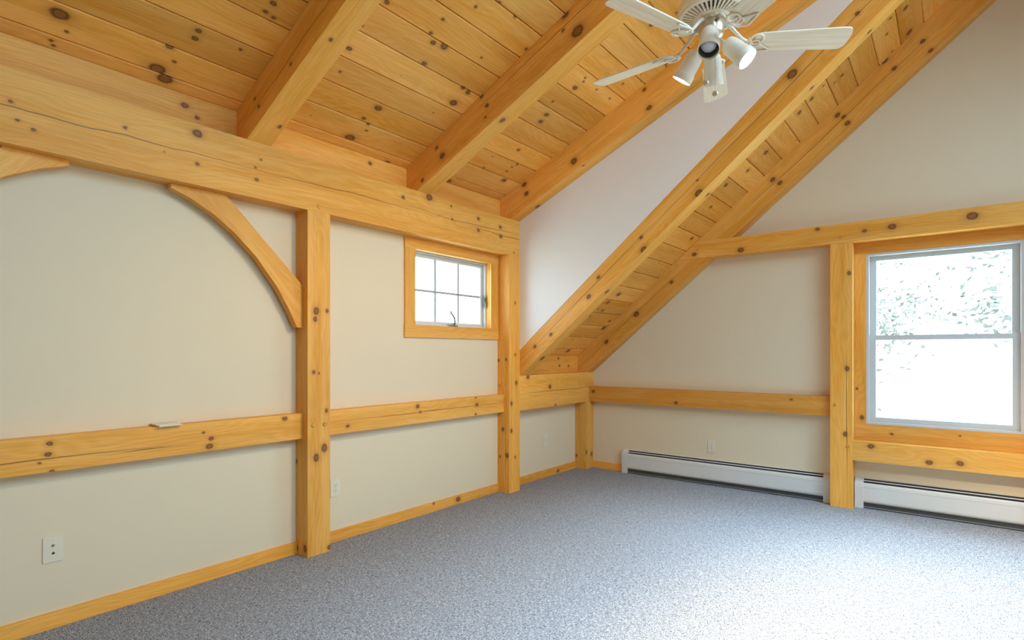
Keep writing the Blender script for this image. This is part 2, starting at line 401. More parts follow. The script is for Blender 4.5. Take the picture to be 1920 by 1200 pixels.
KN = {
 'plate':[(-5.740,2.756,0.0091),(-5.714,2.669,0.0091),(-5.652,2.640,0.0093),(-5.250,2.782,0.0103),(-4.866,2.867,0.0266),(-4.866,2.678,0.0113),(-4.461,2.815,0.0080),(-4.491,2.670,0.0123),(-4.498,2.751,0.0079),(-3.212,2.832,0.0156),(-2.909,2.899,0.0336),(-2.631,2.875,0.0110),(-2.249,2.832,0.0180),(-1.909,2.808,0.0189),(-2.249,2.716,0.0180),(-1.900,2.715,0.0189),(-2.617,2.757,0.0111)],
 'post1':[(1.809,-4.042,0.0257),(1.814,-3.952,0.0137),(1.749,-4.050,0.0177),(1.356,-4.063,0.0134),(1.347,-4.020,0.0087),(1.064,-3.957,0.0136),(0.786,-3.975,0.0280),(0.724,-4.042,0.0257),(0.031,-3.934,0.0161)],
 'post1y':[(0.688,10.011,0.0135),(0.045,10.018,0.0159),(0.061,10.126,0.0235)],
 'rail1':[(-4.249,1.026,0.0172),(-5.573,1.016,0.0127),(-5.580,0.961,0.0141),(-5.615,0.918,0.0062),(-5.564,0.868,0.0097),(-4.800,0.988,0.0075),(-4.754,0.945,0.0138),(-4.764,0.895,0.0207)],
 'rail2':[(-2.986,1.018,0.0191),(-2.955,0.967,0.0106),(-2.196,0.974,0.0183),(-2.212,1.050,0.0118),(-2.212,0.879,0.0118),(-3.720,0.917,0.0144)],
 'post2':[(2.036,-1.657,0.0126),(1.479,-1.657,0.0126),(1.173,-1.638,0.0196),(0.955,-1.722,0.0194),(0.664,-1.722,0.0194),(0.375,-1.657,0.0126)],
 'post2y':[(1.415,10.014,0.0127),(1.428,10.118,0.0125),(0.404,10.132,0.0227),(0.381,10.036,0.0126),(0.678,10.074,0.0195)],
 'lowplate':[(-1.427,1.229,0.0237),(-1.000,1.102,0.0250),(-0.877,0.881,0.0139)],
 'r1':[(0.213,0.094,0.0118),(0.193,0.171,0.0119),(0.629,0.072,0.0110)],
 'r1u':[(0.949,15.507,0.0123),(0.962,15.420,0.0102),(0.192,15.576,0.0142)],
 'r2':[(1.800,0.258,0.0264),(1.831,0.077,0.0445),(1.741,0.168,0.0129),(0.937,0.257,0.0170),(0.951,0.151,0.0168),(0.900,0.077,0.0093),(0.377,0.092,0.0271),(0.351,0.194,0.0155),(0.088,0.044,0.0158)],
 'r2u':[(0.998,17.016,0.0231)],
 'r3':[(1.745,0.048,0.0237),(1.773,0.227,0.0162),(0.904,0.085,0.0313),(0.302,0.225,0.0251),(0.287,0.123,0.0250)],
 'r3u':[(0.284,18.394,0.0253),(0.966,18.290,0.0114)],
 'r4':[(1.942,0.116,0.0169),(1.887,0.009,0.0297),(1.382,0.147,0.0178),(1.182,0.076,0.0238),(0.598,0.084,0.0189),(0.358,0.118,0.0194),(3.639,0.161,0.0377),(4.175,0.119,0.0157),(2.558,0.015,0.0325),(2.623,0.108,0.0102)],
 'r4u':[(2.590,18.558,0.0189),(3.663,18.525,0.0168),(4.156,18.549,0.0159),(0.304,18.519,0.0287),(1.339,18.489,0.0236)],
 'r5':[(0.993,0.116,0.0323),(0.468,0.121,0.0268),(1.559,0.105,0.0211),(3.805,0.053,0.0231),(3.803,0.184,0.0234),(3.825,0.127,0.0175),(3.025,0.160,0.0249),(3.047,0.082,0.0220),(4.354,0.131,0.0197),(4.605,0.016,0.0190),(4.628,0.134,0.0192),(4.357,0.257,0.0298)],
 'tie':[(3.982,2.675,0.0367),(3.413,2.664,0.0296),(3.196,2.655,0.0172),(2.801,2.725,0.0180),(2.068,2.603,0.0287),(1.564,2.613,0.0241)],
 'post4':[(2.266,13.070,0.0175),(1.347,13.052,0.0206),(0.713,13.039,0.0206)],
 'rail4':[(2.547,1.018,0.0121),(0.217,0.999,0.0207),(1.321,0.916,0.0187)],
 'rail5':[(3.247,0.617,0.0251),(3.685,0.520,0.0238),(3.900,0.537,0.0232)],
 'post3':[(0.218,-0.178,0.0233),(0.178,-0.044,0.0237)],
 'post3y':[(0.165,10.021,0.0153)],
 'bb2':[(-2.388,0.049,0.0264),(-2.719,0.077,0.0111)],
 'bb3':[(-0.614,0.032,0.0199)],
 'bayA':[(-5.561,0.078,0.0386),(-5.513,-0.016,0.0097),(-5.560,-0.111,0.0097),(-5.546,-0.139,0.0098),(-5.579,-0.203,0.0232),(-5.542,-0.341,0.0240),(-5.487,-0.296,0.0103),(-5.073,-0.048,0.0415),(-5.015,-0.104,0.0392),(-5.068,0.138,0.0186),(-5.012,0.047,0.0108),(-4.978,0.320,0.0169),(-4.975,0.263,0.0170),(-4.717,0.698,0.0183),(-4.727,0.627,0.0139),(-4.673,0.616,0.0110)],
 'bayB':[(-4.170,1.062,0.0163),(-4.182,0.657,0.0174),(-3.785,1.041,0.0121),(-3.783,1.167,0.0119),(-3.721,0.991,0.0182),(-3.632,1.009,0.0259),(-3.663,0.822,0.0189),(-3.319,1.084,0.0086),(-3.241,0.799,0.0165),(-3.171,0.782,0.0188),(-3.203,0.645,0.0317),(-3.740,0.178,0.0163),(-3.719,-0.048,0.0380),(-3.671,0.142,0.0124),(-3.645,0.076,0.0093),(-3.262,-0.173,0.0232),(-3.702,0.316,0.0282)],
 'bayC':[(-2.325,2.034,0.0186),(-2.361,1.412,0.0098),(-2.338,1.380,0.0098),(-2.347,1.295,0.0226),(-2.135,1.392,0.0102),(-1.958,1.566,0.0103),(-1.911,1.395,0.0105),(-2.324,0.958,0.0236),(-2.303,0.873,0.0239),(-2.200,0.507,0.0172),(-1.800,1.924,0.0275),(-2.056,0.298,0.0116),(-2.058,0.226,0.0117),(-1.968,0.108,0.0273),(-2.532,-0.139,0.0207)],
 'bayD':[(-0.691,4.391,0.0222),(-0.572,4.211,0.0139),(-0.622,3.783,0.0167),(-0.621,3.707,0.0106),(-0.750,3.618,0.0105),(-0.731,3.492,0.0218),(-0.704,3.355,0.0221),(-0.587,2.941,0.0260),(-0.582,2.721,0.0212),(-0.713,2.498,0.0239),(-0.582,2.249,0.0188),(-0.326,1.863,0.0236),(-0.654,0.924,0.0304),(-0.707,0.785,0.0244),(-0.650,0.654,0.0186),(-0.256,0.494,0.0197),(-0.225,0.366,0.0333),(-0.509,-0.083,0.0299),(-0.241,4.395,0.0287),(-0.054,3.819,0.0156)],
 'blockA':[(-4.882,3.076,0.0205),(-4.808,3.022,0.0139)],
 'blockB':[(-3.447,3.092,0.0153)],
 'blockE':[(-0.586,1.336,0.0146),(-0.378,1.332,0.0150),(-0.610,1.429,0.0146)],
}

# ------------------------------------------------------------------ the shell of the room
RX = 4.515                      # ridge
W = 2 * RX                      # room width
YN = -9.5                       # wall behind the camera
def US(x): return 2.93 + 0.44 * (x - 0.16)        # underside of dormer rafters
def UM(x): return 1.245 + 0.828 * (x - 0.16)      # underside of main rafters
SO, MO = 0.29, 0.33                               # rafter depth up to the boards

def struct(name, bm, mat, **kw):
    return tag(finish(name, bm, mat, **kw), kind='structure')

bm = bmesh.new(); box(bm, -0.2, W + 0.2, YN - 0.2, 0.2, -0.12, 0.0)
floor = struct('floor', bm, M['carpet'], origin=(0, 0, 0))

# left wall: window opening, lower beyond the dormer
bm = bmesh.new()
wy0, wy1, wz0, wz1 = -2.97, -1.87, 1.735, 2.467
box(bm, -0.2, 0, YN, wy0, 0, 2.93); box(bm, -0.2, 0, wy1, -1.46, 0, 2.93)
box(bm, -0.2, 0, wy0, wy1, 0, wz0); box(bm, -0.2, 0, wy0, wy1, wz1, 2.93)
box(bm, -0.2, 0, YN, -1.46, 2.93, 3.10)
box(bm, -0.2, 0, -1.46, 0, 0, 1.24); box(bm, -0.2, 0, -1.46, 0, 1.24, 1.40)
struct('wall_left', bm, M['wall'])

# gable wall with the two window openings
bm = bmesh.new()
def rt(x): return UM(min(x, W - x)) + MO + 0.03
gw = [(3.175, 4.345), (W - 4.345, W - 3.175)]
xs = [-0.2, 3.175, 4.345, RX, W - 4.345, W - 3.175, W + 0.2]
for a, b in zip(xs, xs[1:]):
    if (a, b) in gw or any(abs(a - g[0]) < 1e-6 for g in gw):
        prism(bm, [(a, 0), (b, 0), (b, 0.79), (a, 0.79)], 1, 0, 0.2)
        prism(bm, [(a, 2.477), (b, 2.477), (b, rt(b)), (a, rt(a))], 1, 0, 0.2)
    else:
        prism(bm, [(a, 0), (b, 0), (b, rt(b)), (a, rt(a))], 1, 0, 0.2)
struct('wall_far', bm, M['wall'])

# dormer cheek walls (white triangles between the two roof pitches)
def cheek(name, mir):
    bm = bmesh.new()
    def P(pts): return [((W - x) if mir else x, z) for x, z in pts]
    e = RX - 0.02
    prism(bm, P([(-0.0, UM(0) + 0.285), (e, UM(e) + 0.285), (e, US(e) + SO), (0, US(0) + SO)]), 1, -1.580, -1.5735)
    prism(bm, P([(-0.2, UM(-0.2) + MO + 0.03), (e, UM(e) + MO + 0.03), (e, US(e) + SO + 0.03), (-0.2, US(-0.2) + SO + 0.03)]), 1, -1.5735, -1.45)
    return struct(name, bm, M['cheek'])
cheek('wall_dormer_cheek_left', False); cheek('wall_dormer_cheek_right', True)

# right and near walls, outside the picture
bm = bmesh.new()
box(bm, W, W + 0.2, YN, -1.46, 0, 3.1); box(bm, W, W + 0.2, -1.46, 0, 0, 1.4)
struct('wall_right', bm, M['wall'])
bm = bmesh.new()
prism(bm, [(-0.2, 0), (W + 0.2, 0), (W + 0.2, 3.05), (RX, US(RX) + SO + 0.03), (-0.2, 3.05)], 1, YN - 0.2, YN)
struct('wall_near', bm, M['wall'])

# roof decks above the boards
SK = (0.9, 3.9)                           # skylights added in the right-hand slope, distance from the right wall
SKY_Y = ((-6.325, -5.275), (-5.175, -4.125), (-4.025, -2.975), (-2.875, -1.825))
bm = bmesh.new()
for mir in (False, True):
    def P(pts): return [((W - x) if mir else x, z) for x, z in pts]
    so = SO + 0.022; mo = MO + 0.022; t = 0.12
    if mir: so, mo = SO, MO
    def slab(xa, xb, ya, yb): prism(bm, P([(xa, US(xa) + so), (xb, US(xb) + so), (xb, US(xb) + so + t), (xa, US(xa) + so + t)]), 1, ya, yb)
    if not mir: slab(-0.3, RX, YN - 0.2, -1.46)
    else:
        slab(-0.3, SK[0], YN - 0.2, -1.46); slab(SK[1], RX, YN - 0.2, -1.46)
        ys = [YN - 0.2] + [v for p_ in SKY_Y for v in p_] + [-1.46]
        for i in range(0, len(ys), 2): slab(SK[0], SK[1], ys[i], ys[i + 1])
    prism(bm, P([(-0.3, UM(-0.3) + mo), (RX, UM(RX) + mo), (RX, UM(RX) + mo + t), (-0.3, UM(-0.3) + mo + t)]), 1, -1.5, 0.25)
ceiling = struct('ceiling', bm, M['deck'])

# ---- ceiling boards, each one a plank under the deck
def board(y0, y1, x0, x1, s, z0, off, mat, t=0.02):
    c_ = math.cos(math.atan(s)); sn = math.sin(math.atan(s))
    g = 0.0022; ch = 0.006
    a0, a1 = x0 + g, x1 - g
    def pt(x, d): # d: depth up from the visible face, perpendicular
        return (x - sn * d, z0 + off + s * (x - 0.16) + c_ * d)
    poly = [pt(a0 + ch, 0), pt(a1 - ch, 0), pt(a1, ch), pt(a1, t), pt(a0, t), pt(a0, ch)]
    bm = bmesh.new(); prism(bm, poly, 1, y0, y1)
    return finish('plank', bm, mat, ceiling, uvf=uv_board(s))
def courses(bay, y0, y1, xs, s, z0, off, seed):
    r = random.Random(seed); c_ = math.cos(math.atan(s))
    for a, b in zip(xs, xs[1:]):
        kn = [k for k in KN.get(bay, []) if a - 0.004 < k[1] * c_ + 0.16 < b + 0.004]
        key = '%s_%d' % (bay, round(a * 100)) if kn else 'plain_board_%d' % r.randrange(3)
        m = wood(key, kn, tint=r.choice(((1.05, 1.08, 1.15), (1.08, 1.13, 1.3), (0.98, 0.97, 0.98), (1.05, 1.05, 1.05)))) if kn else wood(key, tint=((1.05, 1.08, 1.15), (1.08, 1.12, 1.25), (0.99, 0.98, 0.98))[int(key[-1])])
        board(y0, y1, a, b, s, z0, off, m)
shed_x = [-0.03] + [0.0895 + 0.2012 * k for k in range(22)]
courses('bayA', -7.6, -4.475, shed_x, 0.44, 2.93, SO, 1)
courses('bayB', -4.473, -2.967, shed_x, 0.44, 2.93, SO, 2)
courses('bayC', -2.965, -1.582, shed_x, 0.44, 2.93, SO, 3)
main_x = [-0.02] + [0.122 + 0.168 * k for k in range(26)]
courses('bayD', -1.45, -0.001, main_x, 0.828, 1.245, MO, 4)

# ------------------------------------------------------------------ timber frame
CK = 0.0
# top plate of the left wall
plate_m = wood('plate', KN['plate'], [(2.735, -6.6, -4.35, 0.035), (2.745, -4.62, -2.9, 0.02), (2.765, -3.3, -1.4, 0.03), (2.73, -2.5, -1.2, 0.02)], random_knots=False)
plate = timber('wall_plate', (0.0005, 0.16, -7.6, -1.575, 2.545, 2.925), uv_y, plate_m, 'long heavy pine beam with a wavy drying crack topping the left wall', 'beam')
peg(plate, (0.16, -4.02, 2.585), (1, 0, 0)); peg(plate, (0.16, -1.68, 2.575), (1, 0, 0))
peg(plate, (0.16, -5.05, 2.70), (1, 0, 0), 0.008, 0.003)

post1 = timber('timber_post', (0.0005, 0.16, -4.112, -3.925, 0, 2.545), uv_z, wood('post1', KN['post1'] + KN['post1y'], random_knots=False),
               'pine post with the curved brace, between the two long left-wall rails', 'post')
for y in (-4.065, -3.972): peg(post1, (0.16, y, 0.965), (1, 0, 0), 0.016, 0.008)
post2 = timber('timber_post', (0.0005, 0.16, -1.762, -1.575, 0, 2.545), uv_z, wood('post2', KN['post2'] + KN['post2y'], [(10.11, 0.0, 0.9, 0.006)], random_knots=False),
               'pine post right of the small six-light window, under the end of the long beam', 'post')
for x in (0.03, 0.12): peg(post2, (x, -1.762, 1.15), (0, -1, 0), 0.014, 0.006)
post3 = timber('timber_post', (0.0005, 0.16, -0.19, -0.002, 0, 0.868), uv_z, wood('post3', KN['post3'] + KN['post3y'], random_knots=False),
               'short pine corner post under the low eave beam', 'post')

rail1 = timber('wall_rail', (0.0005, 0.09, -6.0, -4.112, 0.866, 1.053), uv_y, wood('rail1', KN['rail1'], [(0.935, -6.4, -4.9, 0.012), (0.925, -5.3, -4.95, 0.008)], random_knots=False),
               'pine rail on the left wall, nearest the camera, a small cover plate lying on it', 'rail')
rail2 = timber('wall_rail', (0.0005, 0.09, -3.925, -1.762, 0.866, 1.053), uv_y, wood('rail2', KN['rail2'], [(0.965, -3.9, -1.7, 0.012)], random_knots=False),
               'pine rail below the small six-light window on the left wall', 'rail')
low = timber('eave_plate', (0.0005, 0.16, -1.575, -0.002, 0.868, 1.25), uv_y, wood('lowplate', KN['lowplate'], [(1.055, -1.7, 0.1, 0.03)], random_knots=False),
             'short deep pine beam at the low eave, carrying the two steep rafters', 'beam')
peg(low, (0.16, -0.07, 0.925), (1, 0, 0), 0.012, 0.005)

# rafters of the dormer
def shed_rafter(y0, y1, key, label, cracks):
    bm = bmesh.new(); e = RX - 0.091
    prism(bm, [(0.0005, 2.926), (0.158, 2.926), (e, US(e)), (e, US(e) + SO - 0.001), (0.0005, US(0) + SO - 0.001)], 1, y0, y1)
    o = finish('rafter', bm, wood(key, KN[key] + KN[key + 'u'], cracks, random_knots=False), uvf=uv_slope(0.44, 2.93), bevel=0.005)
    return tag(o, label, 'rafter', 'low-pitched dormer rafters')
shed_rafter(-4.556, -4.39, 'r1', 'low-pitched pine rafter, left of the other two, rising over the curved brace', [(0.11, -0.1, 1.5, 0.03)])
shed_rafter(-3.05, -2.884, 'r2', 'low-pitched pine rafter with a big reddish knot, middle one of the three', [(0.19, 0.5, 3.0, 0.015)])
shed_rafter(-1.74, -1.582, 'r3', 'low-pitched pine rafter along the top of the white triangular wall', [(20 - 1.65, 1.2, 3.6, 0.01)])

def main_rafter(y0, y1, key, kn, label, cracks):
    bm = bmesh.new(); e = RX - 0.091
    prism(bm, [(0.0005, 1.2505), (0.166, 1.2505), (e, UM(e)), (e, UM(e) + MO - 0.001), (0.0005, UM(0) + MO - 0.001)], 1, y0, y1)
    o = finish('rafter', bm, wood(key, kn, cracks, random_knots=False), uvf=uv_slope(0.828, 1.245), bevel=0.006)
    return tag(o, label, 'rafter', 'steep main rafters')
main_rafter(-1.5725, -1.406, 'r4', KN['r4'] + KN['r4u'], 'steep pine rafter along the bottom of the white triangular wall', [(0.125, -0.2, 2.6, 0.012), (0.11, 1.6, 5.2, 0.01)])
r5 = main_rafter(-0.16, -0.002, 'r5', KN['r5'], 'steep pine rafter lying against the far gable wall', [(0.13, -0.1, 2.0, 0.012), (0.12, 2.2, 5.0, 0.015)])

bm = bmesh.new(); box(bm, RX - 0.09, RX + 0.09, -9.49, -0.002, US(RX) + SO - 0.46, US(RX) + SO - 0.06)
tag(finish('trim_ridge', bm, wood('ridge'), uvf=uv_y, bevel=0.005), kind='structure')

# blocking between the rafters
def blocking(b, key, label, kn=()):
    return timber('blocking_board', b, uv_y, wood(key, kn, random_knots=False), label, 'blocking', 'blocking boards between rafters', bevel=0.002)
blocking((0.0005, 0.014, -7.6, -4.556, 2.926, 3.148), 'blockA', 'pine blocking board above the long beam, left of the first rafter', KN['blockA'])
blocking((0.0005, 0.014, -4.39, -3.05, 2.926, 3.148), 'blockB', 'pine blocking board above the long beam, between first and second dormer rafters', KN['blockB'])
blocking((0.0005, 0.014, -2.884, -1.74, 2.926, 3.148), 'blockC', 'pine blocking board above the long beam, between second and third dormer rafters')
blocking((0.0005, 0.02, -1.406, -0.16, 1.2505, 1.458), 'blockE', 'small pine blocking board between the two steep rafters at the eave', KN['blockE'])

# gable wall frame
tie_m = wood('tie', KN['tie'], random_knots=False)
bm = bmesh.new()
xa, xb = 1.43, 6.0
def xm(z, off): return 0.16 + (z - off - 1.245) / 0.828
prism(bm, [(xm(2.565, MO - 0.012), 2.565), (xb, 2.565), (xb, 2.75), (xm(2.75, MO - 0.012), 2.75)], 1, -0.1645, -0.002)
tie = tag(finish('tie_beam', bm, tie_m, uvf=uv_x, bevel=0.004), 'pine tie beam across the far gable wall, over the big window', 'beam')
peg(tie, (3.0, -0.1645, 2.62), (0, -1, 0), 0.013, 0.006); peg(tie, (1.60, -0.1645, 2.66), (0, -1, 0), 0.012, 0.004)
post4 = timber('timber_post', (2.911, 3.098, -0.16, -0.002, 0, 2.565), uv_z, wood('post4', KN['post4'], [(10 + 3.05, 0.2, 1.6, 0.008)], random_knots=False),
               'pine post left of the big window, between the two heaters', 'post')
for x, z in ((2.95, 0.99), (3.06, 0.60)): peg(post4, (x, -0.16, z), (0, -1, 0), 0.014, 0.007)
post5 = timber('timber_post', (4.425, 4.605, -0.16, -0.002, 0, 2.565), uv_z, wood('post5', random_knots=True),
               'pine post right of the big window, at the picture edge', 'post')
rail4 = timber('wall_rail', (0.165, 2.911, -0.095, -0.002, 0.872, 1.066), uv_x, wood('rail4', KN['rail4'], tint=(0.93, 0.86, 0.76), random_knots=False),
               'pine rail on the far gable wall, left of the big window', 'rail')
rail5 = timber('wall_rail', (3.098, 4.425, -0.16, -0.002, 0.47, 0.655), uv_x, wood('rail5', KN['rail5'], random_knots=False),
               'pine rail under the big window, above the right heater', 'rail')

# curved braces
def brace(mirror, yref, key, label):
    inner = [(-4.99, 2.515), (-4.87, 2.470), (-4.732, 2.395), (-4.60, 2.297), (-4.46, 2.163), (-4.307, 1.968), (-4.215, 1.81), (-4.155, 1.685)]
    poly = [(-4.113, 1.685), (-4.113, 1.997), (-4.664, 2.544), (-4.99, 2.544)] + inner
    if mirror: poly = [(yref - (y + 4.99), z) for y, z in poly]
    bm = bmesh.new(); prism(bm, poly, 0, 0.028, 0.092)
    def uvf(c, n):
        d = (c.y * 0.7071 - c.z * 0.7071) if not mirror else (c.y * 0.7071 + c.z * 0.7071)
        e = (c.y * 0.7071 + c.z * 0.7071) if not mirror else (c.y * 0.7071 - c.z * 0.7071)
        return (d, e) if abs(n.x) > 0.6 else (d, c.x + 20)
    return tag(finish('brace', bm, wood(key, tint=(0.98, 0.95, 0.9)), uvf=uvf, bevel=0.003), label, 'brace', 'curved braces')
brace(False, 0, 'brace1', 'curved pine brace between the long beam and its post')
brace(True, -5.49, 'brace2', 'end of a curved pine brace under the long beam at the left edge')

# baseboards
def baseboard(name, b, uvf, kn=()):
    bm = bmesh.new(); box(bm, *b)
    return tag(finish(name, bm, wood('base_' + name, kn, tint=(0.95, 0.9, 0.82), random_knots=False), uvf=uvf, bevel=0.003), kind='structure')
baseboard('baseboard_left_near', (0, 0.016, YN, -4.112, 0, 0.088), uv_y)
baseboard('baseboard_left_middle', (0, 0.016, -3.925, -1.762, 0, 0.088), uv_y, KN['bb2'])
baseboard('baseboard_left_far', (0, 0.016, -1.575, -0.19, 0, 0.088), uv_y, KN['bb3'])
baseboard('baseboard_far', (0.16, 0.605, -0.016, 0, 0, 0.088), uv_x)

# ------------------------------------------------------------------ window in the left wall
def awood(k): return wood('casing_' + k, tint=(1.03, 1.03, 1.05), random_knots=False)
def struct_empty(name, loc):
    o = bpy.data.objects.new(name, None); COL.objects.link(o); o.location = loc; o.empty_display_size = 0.1
    return tag(o, kind='structure')
w1 = struct_empty('window_1', (0, -2.42, 1.64))
boxpart('casing', (0, 0.02, -3.069, -2.949, 1.755, 2.447), awood('side'), w1, 0.002, uv_z)
boxpart('casing', (0, 0.02, -1.891, -1.775, 1.755, 2.447), awood('side'), w1, 0.002, uv_z)
boxpart('casing', (0, 0.021, -3.072, -1.772, 2.447, 2.544), awood('head'), w1, 0.002, uv_y)
boxpart('casing', (0, 0.021, -3.072, -1.772, 1.640, 1.755), awood('foot'), w1, 0.002, uv_y)
# jamb boards
boxpart('jamb', (-0.19, -0.001, -2.969, -2.951, 1.737, 2.465), awood('jamb'), w1, 0, uv_z)
boxpart('jamb', (-0.19, -0.001, -1.889, -1.871, 1.737, 2.465), awood('jamb'), w1, 0, uv_z)
boxpart('jamb', (-0.19, -0.001, -2.951, -1.889, 2.449, 2.465), awood('jamb'), w1, 0, uv_y)
boxpart('jamb', (-0.19, -0.001, -2.951, -1.889, 1.737, 1.753), awood('jamb'), w1, 0, uv_y)
def ring(name, parent, mat, axis, lo, hi, a0, a1, z0, z1, w, bevel=0.003, wz=None):
    wz = wz or w
    bm = bmesh.new()
    def q(b0, b1, c0, c1):
        if axis == 0: box(bm, lo, hi, b0, b1, c0, c1)
        else: box(bm, b0, b1, lo, hi, c0, c1)
    q(a0, a0 + w, z0, z1); q(a1 - w, a1, z0, z1); q(a0 + w, a1 - w, z0, z0 + wz); q(a0 + w, a1 - w, z1 - wz, z1)
    return finish(name, bm, mat, parent, bevel=bevel)
ring('frame', w1, M['vinyl'], 0, -0.18, -0.055, -2.951, -1.889, 1.753, 2.449, 0.014)
sash = ring('sash', w1, M['vinyl'], 0, -0.13, -0.09, -2.934, -1.906, 1.768, 2.434, 0.034)
boxpart('pane', (-0.112, -0.108, -2.900, -1.940, 1.802, 2.400), M['glass'], sash)
for y in (-2.585, -2.262): boxpart('glazing_bar', (-0.118, -0.104, y - 0.011, y + 0.011, 1.802, 2.400), M['grille'], sash)
for y0, y1 in ((-2.900, -2.596), (-2.574, -2.273), (-2.251, -1.940)): boxpart('glazing_bar', (-0.117, -0.105, y0, y1, 2.081, 2.103), M['grille'], sash)
# crank and locks
cr = boxpart('crank_base', (-0.085, -0.045, -2.44, -2.33, 1.753, 1.775), M['bronze'], w1, 0.006)
bm = bmesh.new(); tube(bm, [(-0.062, -2.365, 1.772), (-0.058, -2.358, 1.81), (-0.055, -2.37, 1.85), (-0.052, -2.405, 1.885), (-0.05, -2.43, 1.895)], 0.009)
lathe(bm, [(0, -0.012), (0.008, -0.008), (0.009, 0.006), (0, 0.012)], (-0.046, -2.425, 1.905), (0, 0.4, 1), 10)
finish('crank_handle', bm, M['bronze'], cr, smooth=True)
for y, d in ((-1.9, -1), (-2.94, 1)):
    lk = boxpart('lock_plate', (-0.075, -0.045, min(y, y + 0.009 * d), max(y, y + 0.009 * d), 1.97, 2.11), M['bronze'], w1, 0.003)
    bm = bmesh.new(); tube(bm, [(-0.06, y + 0.012 * d, 2.08), (-0.05, y + 0.02 * d, 2.04), (-0.045, y + 0.022 * d, 1.99)], [0.008, 0.006, 0.004])
    finish('lock_lever', bm, M['bronze'], lk, smooth=True)

# ------------------------------------------------------------------ window in the gable wall (and a twin out of view, added for more daylight)
def gable_window(name, x0, x1, left_c, right_c):
    w = struct_empty(name, ((x0 + x1) / 2, 0, 0.657))
    boxpart('casing', (left_c, x0, -0.02, 0, 0.81, 2.457), wood('wcas1', ((1.15, 10 + 3.12, 0.012), (0.87, 10 + 3.16, 0.02)), random_knots=False), w, 0.002, uv_z)
    boxpart('casing', (x1, right_c, -0.02, 0, 0.81, 2.457), wood('wcas2', random_knots=False), w, 0.002, uv_z)
    boxpart('casing', (left_c, right_c, -0.021, 0, 2.457, 2.564), wood('wcas3', tint=(0.97, 0.93, 0.87), random_knots=False), w, 0.002, uv_x)
    boxpart('casing', (left_c, right_c, -0.021, 0, 0.656, 0.81), wood('wcas4', ((3.4, 0.73, 0.012), (3.9, 0.76, 0.008)), random_knots=False), w, 0.002, uv_x)
    fr = ring('frame', w, M['vinyl'], 1, -0.012, 0.16, x0 - 0.004, x1 + 0.004, 0.806, 2.461, 0.026)
    m0, m1 = x0 + 0.022, x1 - 0.022
    up = ring('upper_sash', w, M['vinyl'], 1, 0.075, 0.105, m0, m1, 1.62, 2.435, 0.052, wz=0.042)
    boxpart('pane', (m0 + 0.05, m1 - 0.05, 0.088, 0.092, 1.655, 2.395), M['glass'], up)
    dn = ring('lower_sash', w, M['vinyl'], 1, 0.03, 0.06, m0, m1, 0.832, 1.668, 0.052, wz=0.045)
    boxpart('pane', (m0 + 0.05, m1 - 0.05, 0.043, 0.047, 0.875, 1.625), M['glass'], dn)
    return w
gable_window('window_2', 3.195, 4.325, 3.0985, 4.424)
gable_window('window_3', W - 4.325, W - 3.195, W - 4.424, W - 3.0985)
def added_skylight(name, mir, ya, yb):  # roof window out of view, added to brighten the floor
    w4 = struct_empty(name, (W - 2.4 if mir else 2.4, (ya + yb) / 2, US(2.4) + SO))
    def bar(x0, x1, y0, y1, d0, d1, nm, mat):
        bm = bmesh.new(); X = (lambda x: W - x) if mir else (lambda x: x)
        prism(bm, [(X(x0), US(x0) + SO + d0), (X(x1), US(x1) + SO + d0), (X(x1), US(x1) + SO + d1), (X(x0), US(x0) + SO + d1)], 1, y0, y1)
        finish(nm, bm, mat, w4)
    for q in ((SK[0], SK[0] + 0.04, ya, yb), (SK[1] - 0.04, SK[1], ya, yb), (SK[0] + 0.04, SK[1] - 0.04, ya, ya + 0.04), (SK[0] + 0.04, SK[1] - 0.04, yb - 0.04, yb)): bar(*q, 0.0, 0.15, 'frame', M['vinyl'])
    bar(SK[0] + 0.04, SK[1] - 0.04, ya + 0.04, yb - 0.04, 0.10, 0.105, 'pane', M['glass'])
for n, (ya, yb) in enumerate(SKY_Y): added_skylight('window_%d' % (n + 4), True, ya, yb)

